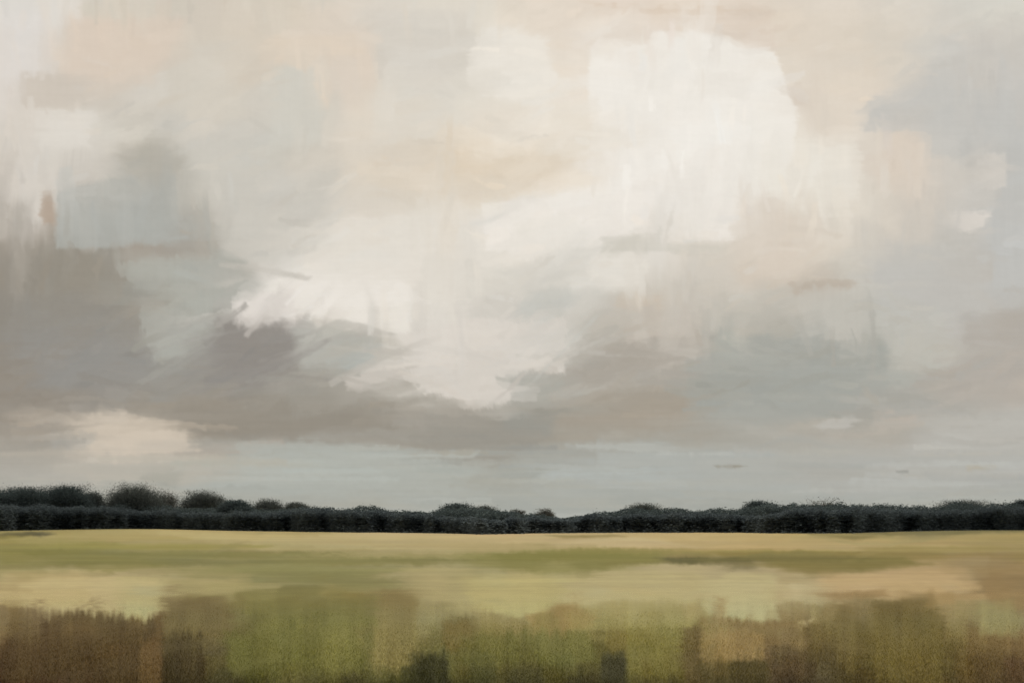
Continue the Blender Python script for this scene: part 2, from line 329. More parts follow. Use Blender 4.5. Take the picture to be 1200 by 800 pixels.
# half-transparent veils feathering the bright banks
for n_, rx, ry in ((110, (560, 980), (30, 310)), (110, (230, 680), (240, 490)), (80, (-40, 280), (190, 490)), (120, (640, 1120), (360, 520)), (80, (420, 720), (140, 250))):
    sweep(sky_map, n_, rx, ry, (8, 30), (40, 110), (.25, .6), (4, 14), 2.5, sky_angle, None, 36, .8, (4, 10), (1, 3.5))
for q, c, k in CRISP: sky_map.daub(q, c, **{**k, 'op': k['op'] * .5, 'rough': k['rough'] + 3})
D([(256,372),(300,384),(330,380),(348,396),(345,436),(300,448),(250,432)],(146,139,132),soft=12,op=.8,rough=10)
D([(345,385),(440,396),(450,415),(400,438),(350,430)],(180,178,169),soft=9,op=.6,rough=7)
sweep(sky_map, 1000, ALLX, (-130, 480), (9, 22), (30, 75), (.2, .5), (3, 9), 3.0, sky_angle, TRUE, rough=(3, 8))
sweep(sky_map, 420, ALLX, (400, 615), (3, 9), (50, 160), (.3, .7), (2, 5), 2.6, sky_angle, TRUE)
for _ in range(150):          # thin layers of mist over the horizon
    x = random.uniform(-150, 1350); y = 615 - 92 * random.random() ** 1.2; ln = random.uniform(60, 240); h = random.uniform(2.5, 8)
    c = look_up(sky_map, TRUE, x, y) + np.array(random.choice([(9,11,12),(-8,-6,-5),(5,8,10),(4,2,-1),(-6,-2,2),(11,12,12)])) * random.uniform(.4, 1)
    sky_map.box(x, y, ln, h, random.gauss(0, .02), c, op=random.uniform(.4, .75), soft=random.uniform(2, 6), rough=random.uniform(2, 5), bris=2, fade=(x, y, x + random.choice((-1, 1)) * ln * .5, y))
sweep(sky_map, 1000, ALLX, (-130, 500), (3, 10), (20, 60), (.4, .85), (2, 5), 3.4, sky_angle, TRUE, rough=(2, 6))
lum = sky_map.C.mean(-1, keepdims=True); sky_map.C = lum + (sky_map.C - lum) * .92 + np.array([-1.2, 0, .2])
# fine drag of the cloud texture
t = (vn(sky_map.X / 120, sky_map.Y / 2.3, 77) - .5) * 1.4 * sstep(300, 520, sky_map.Y) + (vn(sky_map.X / 2.6, sky_map.Y / 90, 79) - .5) * .8 * (1 - sstep(300, 480, sky_map.Y)) + (fbm(sky_map.X / 5, sky_map.Y / 4, 81) - .5) * 2.4
sky_map.C += t[..., None]

def dense(lo, hi, step, far_lo, far_hi, far_step):
    a = np.arange(lo, hi + step, step)
    return np.concatenate([np.linspace(far_lo, lo, max(2, int((lo - far_lo) / far_step)), endpoint=False), a, np.linspace(hi + step * 2, far_hi, max(2, int((far_hi - hi) / far_step)))])
R_SKY = 2500.0
az = np.radians(dense(-28.6, 28.6, .054, -88, 88, .6)); el = np.radians(dense(-.2, 28.4, .054, -1.2, 42, .35))
AZ, EL = np.meshgrid(az, el)
V = np.stack([R_SKY * np.sin(AZ) * np.cos(EL), R_SKY * np.cos(AZ) * np.cos(EL), EYE + R_SKY * np.sin(EL)], -1).reshape(-1, 3)
azc = np.clip(AZ, -.74, .74)
MX = 600 + F * np.tan(azc); MY = HZ - F * np.tan(EL) / np.cos(np.clip(AZ, -.5, .5))
MX = np.where(MX > 1400, 2800 - MX, MX); MX = np.where(MX < -200, -400 - MX, MX); MY = np.where(MY < -120, -240 - MY, MY)
cs = lin(np.clip(sky_map.sample(MX, MY), 0, 255)).reshape(-1, 3)
m_sky, nt, out = new_mat('cloudy_sky')
a_ = nt.nodes.new('ShaderNodeAttribute'); a_.attribute_name = 'tint'
tc = nt.nodes.new('ShaderNodeTexCoord'); mp = nt.nodes.new('ShaderNodeMapping'); mp.inputs['Scale'].default_value = (.012, .012, .05)
nz = nt.nodes.new('ShaderNodeTexNoise'); nz.inputs['Scale'].default_value = 1.0; nz.inputs['Detail'].default_value = 5
mr = nt.nodes.new('ShaderNodeMapRange'); mr.inputs['To Min'].default_value = .975; mr.inputs['To Max'].default_value = 1.025
vm = nt.nodes.new('ShaderNodeVectorMath'); vm.operation = 'SCALE'
em = nt.nodes.new('ShaderNodeEmission')
L(nt, tc.outputs['Object'], mp.inputs['Vector']); L(nt, mp.outputs['Vector'], nz.inputs['Vector']); L(nt, nz.outputs['Fac'], mr.inputs['Value'])
L(nt, a_.outputs['Color'], vm.inputs[0]); L(nt, mr.outputs['Result'], vm.inputs['Scale']); L(nt, vm.outputs['Vector'], em.inputs['Color']); L(nt, em.outputs['Emission'], out.inputs['Surface'])
m_sky.cycles.emission_sampling = 'NONE'
sky = mesh_from('sky', V, grid_faces(*AZ.shape)[:, ::-1], m_sky, colors=cs, smooth=True)
sky['kind'] = 'structure'; sky['label'] = 'pale overcast sky with cream and grey cloud banks'

# ================================================================== FIELD
GX = list(range(0, 1201, 100)); GY = [617, 630, 640, 650, 660, 670, 685, 700, 720, 740, 760, 780, 800, 830]
FG = [
 [(150,140,92),(150,138,90),(160,146,98),(176,160,108),(188,170,122),(192,172,126),(192,170,124),(182,162,114),(182,160,108),(176,154,102),(160,144,92),(150,136,86),(140,128,80)],
 [(168,157,96),(166,153,95),(178,163,110),(186,170,118),(192,174,126),(197,177,130),(196,174,126),(190,171,124),(190,168,115),(190,166,112),(178,160,104),(180,160,105),(160,145,90)],
 [(152,141,78),(148,138,75),(162,150,96),(172,160,104),(176,163,112),(190,174,126),(186,168,118),(195,174,125),(192,168,118),(185,160,105),(182,160,105),(176,155,100),(160,142,88)],
 [(140,132,70),(138,131,76),(148,138,86),(156,147,90),(164,153,98),(172,158,105),(138,131,70),(132,125,66),(150,135,82),(140,125,62),(134,120,58),(160,140,84),(150,132,78)],
 [(138,130,72),(140,134,82),(132,126,74),(132,128,76),(138,130,72),(160,148,98),(152,145,90),(130,123,68),(130,116,66),(140,125,72),(132,118,63),(160,138,86),(142,120,72)],
 [(160,150,98),(172,158,112),(164,154,104),(140,134,80),(134,130,78),(160,150,102),(170,158,104),(180,168,118),(184,170,126),(178,164,118),(164,146,100),(180,158,112),(150,128,82)],
 [(172,158,108),(190,168,120),(176,164,116),(140,135,84),(142,136,80),(158,148,100),(176,162,110),(178,166,118),(180,167,122),(184,170,124),(176,152,110),(186,164,118),(150,126,84)],
 [(176,152,104),(172,154,104),(162,148,98),(130,124,66),(138,128,64),(152,140,92),(178,164,108),(172,158,104),(164,150,100),(182,172,126),(160,138,92),(160,138,88),(140,118,78)],
 [(130,108,70),(112,90,52),(118,100,58),(104,92,48),(120,108,58),(132,118,72),(160,142,88),(146,126,76),(150,134,80),(150,128,82),(134,114,66),(150,128,78),(150,138,92)],
 [(104,82,48),(88,70,38),(104,84,50),(96,86,44),(112,104,54),(126,112,68),(124,110,62),(112,98,52),(132,118,64),(124,104,62),(110,94,48),(112,92,48),(120,96,58)],
 [(84,60,34),(88,66,36),(84,70,38),(98,88,46),(112,104,54),(116,104,60),(92,82,42),(108,96,50),(128,116,58),(112,92,58),(102,86,44),(98,82,42),(110,86,50)],
 [(76,50,30),(86,62,34),(68,56,30),(92,86,44),(98,92,46),(92,86,43),(90,84,42),(82,76,38),(112,100,50),(84,64,40),(88,76,40),(92,78,40),(86,64,38)],
 [(70,42,24),(80,56,32),(60,50,26),(76,70,34),(78,72,35),(70,64,32),(70,63,31),(68,61,30),(74,62,34),(60,46,30),(80,66,34),(84,70,36),(80,60,34)],
 [(66,40,24),(76,54,30),(54,44,24),(66,58,30),(64,58,30),(54,50,26),(54,48,26),(58,52,28),(70,58,32),(58,44,28),(76,62,32),(80,66,34),(76,56,32)],
]
fm = PatchMap(-400, 614, 1600, 900, 1.0)
fm.base(GX, GY, FG, warp=5)
def field_dabs(n, yr, wr, hr, op, soft, jit):
    for _ in range(n):
        x = random.uniform(-350, 1550); y = random.uniform(*yr)
        c = fm.look(np.array(x), np.array(y)); j = random.gauss(0, jit); g = random.gauss(0, jit * .5)
        fm.box(x, y, random.uniform(*wr), random.uniform(*hr), random.gauss(0, .03), (c[0] + j - g * .6, c[1] + j + g * .3, c[2] + j), op=random.uniform(*op), soft=random.uniform(*soft), rough=random.uniform(1, 3.5), bris=random.uniform(1, 4))
field_dabs(300, (619, 668), (60, 240), (3, 8), (.35, .7), (1.5, 5), 5)
field_dabs(220, (665, 712), (40, 150), (8, 30), (.3, .6), (3, 14), 6)
field_dabs(260, (705, 860), (18, 80), (25, 90), (.3, .6), (3, 12), 5)
FEAT = []
def G(p, c, **k):
    FEAT.append((p, c, k)); fm.daub(p, c, **k)
G([(0,625),(40,624.5),(62,626),(45,628),(0,628)],(70,68,50),soft=2,op=.85,rough=1)
G([(640,627),(720,626),(735,628.5),(680,630),(650,629)],(128,116,66),soft=2,op=.8,rough=1)
G([(1000,622),(1200,620),(1200,625),(1090,628),(1000,626)],(118,112,72),soft=3,op=.7,rough=1)
G([(945,624),(1000,623.5),(1060,626),(1000,632),(950,627)],(124,114,66),soft=3,op=.6,rough=1)
G([(540,655),(620,645),(700,644),(780,648),(770,660),(690,668),(640,672),(560,662)],(132,127,66),soft=6,op=.7,rough=3)
G([(770,655),(830,653),(880,655),(850,660),(790,660)],(92,88,50),soft=3,op=.8,rough=2)
G([(845,655),(880,655),(885,664),(855,668)],(104,96,58),soft=5,op=.7,rough=3)
G([(890,655),(1060,653),(1075,662),(1000,672),(920,668)],(126,116,60),soft=6,op=.7,rough=3)
G([(0,648),(160,650),(200,662),(120,672),(60,655),(0,658)],(134,128,70),soft=6,op=.6,rough=3)
G([(36,672),(100,670),(180,676),(195,712),(170,725),(110,718),(36,712)],(188,170,122),soft=6,op=.8,rough=4)
G([(140,675),(192,676),(194,712),(170,724),(140,720)],(178,168,118),soft=5,op=.8,rough=3)
G([(15,713),(100,712),(180,724),(192,735),(190,800),(0,800),(0,760)],(80,62,36),soft=5,op=.8,rough=4,fade=(90,780,90,700),ang=1.57)
G([(195,678),(275,680),(275,696),(195,697)],(168,156,106),soft=4,op=.8,rough=3)
G([(192,700),(265,698),(275,740),(250,760),(190,770)],(112,96,58),soft=5,op=.8,rough=3,ang=1.57)
G([(190,745),(235,742),(238,830),(190,830)],(66,54,30),soft=5,op=.85,rough=3,ang=1.57)
G([(165,750),(188,745),(189,830),(163,830)],(112,86,50),soft=4,op=.7,rough=3,ang=1.57)
G([(375,735),(400,728),(418,735),(420,790),(375,790)],(118,110,58),soft=5,op=.7,rough=2,ang=1.57)
G([(445,690),(490,690),(486,785),(435,785)],(130,114,68),soft=5,op=.75,rough=3,ang=1.57)
G([(480,770),(524,768),(526,830),(480,830)],(58,54,28),soft=4,op=.85,rough=3,ang=1.57)
G([(520,728),(555,728),(556,755),(520,760)],(116,98,52),soft=5,op=.7,rough=3)
for (x0, x1, y0, y1, c, o) in [(0,330,637,644,(150,142,74),.6),(120,420,646,652,(128,124,68),.65),(300,560,653,661,(130,126,72),.65),(420,700,636,641,(176,160,108),.6),
    (560,760,646,655,(122,118,56),.8),(700,1000,644,648,(150,136,72),.6),(780,1060,652,657,(112,104,52),.7),(860,1100,658,664,(128,116,60),.6),(1000,1200,640,645,(150,134,74),.6),
    (0,240,656,662,(128,124,70),.6),(200,520,664,671,(142,138,84),.55),(640,760,641,646,(134,126,64),.6),(1060,1260,648,654,(146,126,74),.6),(-80,120,644,650,(134,128,64),.6)]:
    G([(x0,(y0+y1)/2),(x0*.7+x1*.3,y0),(x0*.2+x1*.8,y0+.5),(x1,(y0+y1)/2),(x0*.3+x1*.7,y1),(x0*.8+x1*.2,y1)],c,soft=2.5,op=o,rough=2)
G([(0,672),(40,668),(110,672),(100,712),(20,712),(0,708)],(184,166,116),soft=6,op=.7,rough=4)
for (x0, x1, y0, y1, c) in [(20,190,678,690,(200,184,136)),(-60,90,692,702,(190,172,124)),(560,680,674,684,(194,181,126)),(700,860,676,686,(194,182,134)),(830,905,690,705,(196,185,138)),
    (960,1120,672,684,(200,176,130)),(1040,1150,684,692,(192,170,122)),(470,560,664,672,(178,166,116)),(700,800,694,702,(184,170,120)),(240,330,682,690,(168,158,106))]:
    G([(x0,(y0+y1)/2),(x0*.8+x1*.2,y0),(x1,y0+2),(x1*.95+x0*.05,y1-2),(x0*.4+x1*.6,y1),(x0+4,y1-1)],c,soft=4,op=.7,rough=4)
G([(470,668),(560,672),(550,705),(480,700)],(172,160,112),soft=8,op=.6,rough=4)
G([(660,672),(760,668),(830,674),(815,708),(720,716),(665,700)],(182,169,120),soft=8,op=.75,rough=4)
G([(660,712),(735,705),(800,708),(810,735),(735,740),(670,735)],(152,138,84),soft=7,op=.7,rough=4)
G([(280,705),(440,700),(440,735),(300,745)],(118,110,58),soft=8,op=.7,rough=4,ang=1.57)
G([(260,745),(375,738),(375,790),(270,795)],(106,100,50),soft=7,op=.7,rough=4,ang=1.57)
G([(540,745),(690,740),(700,775),(540,780)],(104,98,50),soft=8,op=.7,rough=4,ang=1.57)
G([(540,672),(640,672),(665,690),(640,715),(610,722),(560,710),(545,690)],(180,168,112),soft=7,op=.75,rough=4)
G([(615,720),(665,706),(700,715),(690,735),(630,742)],(148,122,72),soft=5,op=.7,rough=4)
G([(735,735),(800,735),(802,795),(735,790)],(122,110,56),soft=4,op=.6,rough=3,ang=1.57)
G([(705,772),(733,772),(733,830),(705,830)],(60,54,30),soft=4,op=.85,rough=2,ang=1.57)
G([(800,733),(822,735),(822,830),(800,810)],(98,80,46),soft=5,op=.7,rough=3,ang=1.57)
G([(822,737),(895,740),(895,772),(822,775)],(146,120,76),soft=4,op=.8,rough=3)
G([(820,776),(900,774),(905,830),(820,830)],(82,70,37),soft=5,op=.75,rough=3)
G([(815,690),(850,672),(905,672),(912,725),(870,728),(830,718)],(184,173,126),soft=6,op=.75,rough=3)
G([(820,724),(960,730),(960,734),(820,732)],(128,104,62),soft=3,op=.7,rough=2)
G([(1022,705),(1095,702),(1110,730),(1105,800),(1025,800)],(106,90,46),soft=5,op=.85,rough=3,ang=1.57)
G([(960,755),(982,755),(982,792),(958,790)],(82,68,38),soft=5,op=.6,rough=3,ang=1.57)
G([(960,672),(1130,664),(1150,690),(1060,700),(970,694)],(186,160,114),soft=8,op=.7,rough=4)
G([(1140,665),(1260,660),(1260,720),(1170,715)],(146,122,78),soft=10,op=.7,rough=5)
G([(1145,705),(1185,703),(1200,725),(1190,745),(1145,740)],(150,138,90),soft=8,op=.6,rough=4,ang=1.57)
G([(950,696),(1040,690),(1040,699),(975,702)],(138,112,68),soft=3,op=.6,rough=2)
G([(932,730),(950,725),(956,727),(940,733)],(204,184,138),soft=2,op=.8,rough=1)
def field_angle(x, y): return random.gauss(0, .03) if y < random.uniform(690, 730) else (math.pi / 2 + random.gauss(0, .06) if random.random() < .8 else random.gauss(0, .1))
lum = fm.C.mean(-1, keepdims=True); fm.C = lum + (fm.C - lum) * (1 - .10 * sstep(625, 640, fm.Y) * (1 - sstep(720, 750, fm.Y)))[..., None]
FTRUE = fm.C.copy()
sweep(fm, 260, (-350, 1550), (622, 700), (2.5, 8), (60, 220), (.4, .85), (1.2, 4), 5, field_angle, FTRUE, rough=(.5, 1.5), bris=(1.5, 5))
sweep(fm, 520, (-350, 1550), (660, 860), (8, 34), (25, 70), (.4, .85), (2, 7), 6, field_angle, FTRUE, rough=(1, 4), bris=(2, 6))
for q, c, k in FEAT:
    fm.daub(q, c, **{**k, 'op': k['op'] * .65, 'soft': k['soft'] + 1})
sweep(fm, 260, (-350, 1550), (668, 860), (4, 14), (20, 50), (.3, .7), (1, 4), 6, field_angle, FTRUE, rough=(1, 3), bris=(2, 6))
drag(fm, 15 * (1 - sstep(690, 730, fm.Y)) + 14, 16 * sstep(690, 740, fm.Y) + 1.5, .3 + .7 * sstep(.35, .6, fbm(fm.X / 70, fm.Y / 30, 61, 2)) * sstep(618, 640, fm.Y), (401, 411, 421, 431))
# drag: side-to-side far off, along the view nearer by
t = (vn(fm.X / 110, fm.Y / 1.3, 91) - .5) * 12 * (1 - sstep(680, 710, fm.Y)) + ((vn(fm.X / 3.2, fm.Y / 70, 93) - .5) * 9 + (vn(fm.X / 9, fm.Y / 90, 95) - .5) * 10) * sstep(690, 730, fm.Y)
fm.C += t[..., None] * np.array([1, .95, .6])

GAIN = 1.25          # how bright daylight shows a white surface here
def ground_color(x, y, lift=0.0):
    r = np.hypot(x, y)
    a = np.arctan2(x, y); ac = np.clip(a, -.62, .62)
    px = 600 + F * np.tan(ac) + np.where(np.abs(a) > .62, np.sign(a) * -((np.abs(a) - .62) * 400), 0)
    dep = np.where(np.abs(a) < .62, np.maximum(y, .5), r * math.cos(.62))
    py = HZ + F * EYE / np.maximum(dep, 5.0) - lift
    py = np.where(py > 880, 880, py)
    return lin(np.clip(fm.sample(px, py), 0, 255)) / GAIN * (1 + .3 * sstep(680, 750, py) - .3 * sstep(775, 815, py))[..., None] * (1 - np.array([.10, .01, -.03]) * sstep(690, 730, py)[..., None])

def ground_z(x, y):
    r = np.hypot(x, y); q = 600 + F * x / np.maximum(y, 1.0)
    rise = (.9 * np.exp(-((q - 160) / 120) ** 2) + .5 * np.exp(-((q - 1160) / 110) ** 2) - .25 * np.exp(-((q - 560) / 90) ** 2)) * sstep(180, 360, r) * (1 - sstep(700, 1000, r)) * (y > 0)
    return rise + (fbm(x / 70 + 40, y / 70 + 9, 5) - .5) * .3 * sstep(50, 160, r) * (1 - sstep(600, 900, r)) + (fbm(x / 6, y / 6, 8) - .5) * .10 * (1 - sstep(60, 140, r))

az = np.radians(np.concatenate([np.arange(-31, 31, .06), np.arange(31, 329, 2.5)]))
rr = np.concatenate([[.6, 2.2, 4, 6, 8, 9.5], F * EYE / np.arange(222, 2.0, -.75)])
rr = np.concatenate([rr[rr < 1150], [1300, 1600, 2000, 2700]])
AZ, RR = np.meshgrid(az, rr)
gx, gy = RR * np.sin(AZ), RR * np.cos(AZ)
V = np.stack([gx, gy, ground_z(gx, gy)], -1).reshape(-1, 3)
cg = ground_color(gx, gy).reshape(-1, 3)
n0 = len(V); nc = len(az)
Fq = grid_faces(len(rr), nc, wrap=True)[:, ::-1]
m_f, nt, out = new_mat('meadow_ground')
a_ = nt.nodes.new('ShaderNodeAttribute'); a_.attribute_name = 'tint'
tc = nt.nodes.new('ShaderNodeTexCoord')
nz = nt.nodes.new('ShaderNodeTexNoise'); nz.inputs['Scale'].default_value = 1.3; nz.inputs['Detail'].default_value = 6; nz.inputs['Roughness'].default_value = .65
mr = nt.nodes.new('ShaderNodeMapRange'); mr.inputs['To Min'].default_value = .86; mr.inputs['To Max'].default_value = 1.14
vm = nt.nodes.new('ShaderNodeVectorMath'); vm.operation = 'SCALE'
bs = nt.nodes.new('ShaderNodeBsdfPrincipled'); bs.inputs['Roughness'].default_value = .95; bs.inputs['Specular IOR Level'].default_value = .05
bp = nt.nodes.new('ShaderNodeBump'); bp.inputs['Strength'].default_value = .25; bp.inputs['Distance'].default_value = .06
L(nt, tc.outputs['Object'], nz.inputs['Vector']); L(nt, nz.outputs['Fac'], mr.inputs['Value'])
L(nt, a_.outputs['Color'], vm.inputs[0]); L(nt, mr.outputs['Result'], vm.inputs['Scale']); L(nt, vm.outputs['Vector'], bs.inputs['Base Color'])
L(nt, nz.outputs['Fac'], bp.inputs['Height']); L(nt, bp.outputs['Normal'], bs.inputs['Normal']); L(nt, bs.outputs['BSDF'], out.inputs['Surface'])
# close the little hole under the viewer with a triangle fan folded into quads (repeated centre vertex is avoided: one centre, tris as a second mesh would split the sheet)
V = np.concatenate([V, [[0, 0, 0]]]); cg = np.concatenate([cg, cg[:1]])
idx = np.arange(nc); k2 = idx[: nc // 2 * 2 : 2]
fan = np.stack([np.full(len(k2), n0), (k2 + 2) % nc, (k2 + 1) % nc, k2], -1)
field = mesh_from('field', V, np.concatenate([Fq, fan]), m_f, colors=cg, smooth=True)
field['kind'] = 'structure'; field['label'] = 'open meadow in bands of straw, olive green and brown'

# ------------------------------------------------------------------ grass
def blades(n, d0, d1, h0, h1, w, seed):
    r = np.random.default_rng(seed)
    u = r.random(n); d = 1 / (1 / d0 + (1 / d1 - 1 / d0) * u)          # denser nearby
    a = np.radians(r.uniform(-33, 33, n))
    x, y = d * np.tan(a), d
    tuss = fbm(x * 1.6, y * .6, 31)
    h = (h0 + (h1 - h0) * r.random(n)) * (.4 + 1.0 * tuss) * (1 - .9 * sstep(d0, d1 * .75, d))
    yaw = r.uniform(0, 2 * np.pi, n); lean = np.abs(r.normal(0, .5, n)) * h; ly = r.uniform(0, 2 * np.pi, n)
    wv = w * r.uniform(.6, 1.4, n)
    dx, dy = np.cos(yaw) * wv / 2, np.sin(yaw) * wv / 2
    lx, lyy = np.cos(ly) * lean, np.sin(ly) * lean
    z0 = ground_z(x, y) - .01
    P = np.zeros((n, 4, 3))
    for k, (t, ww, sg) in enumerate(((0, 1, -1), (0, 1, 1), (1, .3, 1), (1, .3, -1))):
        P[:, k, 0] = x + sg * dx * ww + lx * t
        P[:, k, 1] = y + sg * dy * ww + lyy * t
        P[:, k, 2] = z0 + h * t
    Fb = np.arange(n * 4).reshape(n, 4)
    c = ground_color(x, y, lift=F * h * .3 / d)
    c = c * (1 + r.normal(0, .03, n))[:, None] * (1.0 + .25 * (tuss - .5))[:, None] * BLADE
    return P.reshape(-1, 3), Fb, np.repeat(np.clip(c, .004, .8), 4, axis=0)
BLADE = 2.3
V1, F1, C1 = blades(400000, 9.5, 60, .022, .055, .0075, 4)
m_g, nt, out = new_mat('grass_blades')
a_ = nt.nodes.new('ShaderNodeAttribute'); a_.attribute_name = 'tint'
df = nt.nodes.new('ShaderNodeBsdfDiffuse'); geo = nt.nodes.new('ShaderNodeNewGeometry')
v1 = nt.nodes.new('ShaderNodeVectorMath'); v1.operation = 'SCALE'; v1.inputs['Scale'].default_value = .15
v2 = nt.nodes.new('ShaderNodeVectorMath'); v2.operation = 'ADD'; v2.inputs[1].default_value = (0, 0, 1)
v3 = nt.nodes.new('ShaderNodeVectorMath'); v3.operation = 'NORMALIZE'
L(nt, geo.outputs['Normal'], v1.inputs[0]); L(nt, v1.outputs[0], v2.inputs[0]); L(nt, v2.outputs[0], v3.inputs[0]); L(nt, v3.outputs[0], df.inputs['Normal'])
tl = nt.nodes.new('ShaderNodeBsdfTranslucent'); ad = nt.nodes.new('ShaderNodeMixShader'); ad.inputs[0].default_value = .4
L(nt, a_.outputs['Color'], df.inputs['Color']); L(nt, a_.outputs['Color'], tl.inputs['Color'])
L(nt, df.outputs['BSDF'], ad.inputs[1]); L(nt, tl.outputs['BSDF'], ad.inputs[2]); L(nt, ad.outputs['Shader'], out.inputs['Surface'])
grass = mesh_from('grass', V1, F1, m_g, colors=C1)
grass['kind'] = 'stuff'; grass['label'] = 'soft meadow grass in brown and olive tufts'; grass['category'] = 'grass'

# ================================================================== TREES
def leaf_mat(name, col, var=.35, trans=.3):
    m, nt, out = new_mat(name)
    tc = nt.nodes.new('ShaderNodeTexCoord'); nz = nt.nodes.new('ShaderNodeTexNoise'); nz.inputs['Scale'].default_value = .45; nz.inputs['Detail'].default_value = 4
    rp = nt.nodes.new('ShaderNodeValToRGB')
    rp.color_ramp.elements[0].position = .3; rp.color_ramp.elements[1].position = .7
    rp.color_ramp.elements[0].color = tuple(c * (1 - var) for c in col) + (1,); rp.color_ramp.elements[1].color = tuple(c * (1 + var) for c in col) + (1,)
    df = nt.nodes.new('ShaderNodeBsdfDiffuse')
    L(nt, tc.outputs['Object'], nz.inputs['Vector']); L(nt, nz.outputs['Fac'], rp.inputs['Fac']); L(nt, rp.outputs['Color'], df.inputs['Color'])
    tl = nt.nodes.new('ShaderNodeBsdfTranslucent'); mx = nt.nodes.new('ShaderNodeMixShader'); mx.inputs[0].default_value = trans
    L(nt, rp.outputs['Color'], tl.inputs['Color']); L(nt, df.outputs['BSDF'], mx.inputs[1]); L(nt, tl.outputs['BSDF'], mx.inputs[2]); L(nt, mx.outputs['Shader'], out.inputs['Surface'])
    return m
M_DARK = leaf_mat('dark_foliage', (.100, .124, .120), trans=.5)
M_GREY = leaf_mat('grey_green_foliage', (.15, .165, .148), trans=.5)
M_PALE = leaf_mat('dry_thin_foliage', (.17, .17, .145), trans=.5)
M_HEDGE = leaf_mat('hedge_foliage', (.108, .13, .135), trans=.5)
m_bark, nt, out = new_mat('bark')
nz = nt.nodes.new('ShaderNodeTexNoise'); nz.inputs['Scale'].default_value = 3; rp = nt.nodes.new('ShaderNodeValToRGB')
rp.color_ramp.elements[0].color = (.025, .022, .02, 1); rp.color_ramp.elements[1].color = (.06, .052, .045, 1)
bs = nt.nodes.new('ShaderNodeBsdfPrincipled'); bs.inputs['Roughness'].default_value = .9
L(nt, nz.outputs['Fac'], rp.inputs['Fac']); L(nt, rp.outputs['Color'], bs.inputs['Base Color']); L(nt, bs.outputs['BSDF'], out.inputs['Surface'])

def leaves(P, size, r, flat=.3, thick=.3):
    """random little leaf-spray quads at points P"""
    n = len(P)
    a = r.normal(size=(n, 3)) * np.array([1, 1, flat]); a /= np.linalg.norm(a, axis=1)[:, None]   # sprays lie mostly level
    b = np.cross(a, r.normal(size=(n, 3))); b /= np.linalg.norm(b, axis=1)[:, None] + 1e-9
    s = (size * r.uniform(.5, 1.3, n))[:, None]
    a = a * s * .5; b = b * s * thick
    V = np.stack([P - a, P + b * 1.1, P + a, P - b], 1).reshape(-1, 3)
    return V, np.arange(n * 4).reshape(n, 4)

def tube(pts, rad, sides=7):
    V = []; Fc = []
    for k, (p, q) in enumerate(zip(pts, rad)):
        p = Vector(p)
        d = (Vector(pts[min(k + 1, len(pts) - 1)]) - Vector(pts[max(k - 1, 0)])).normalized()
        u = d.orthogonal().normalized(); w = d.cross(u)
        for i in range(sides):
            t = 2 * math.pi * i / sides
            V.append(p + (u * math.cos(t) + w * math.sin(t)) * q)
    for k in range(len(pts) - 1):
        for i in range(sides):
            j = (i + 1) % sides
            Fc.append((k * sides + i, k * sides + j, (k + 1) * sides + j, (k + 1) * sides + i))
    return [tuple(v) for v in V], Fc

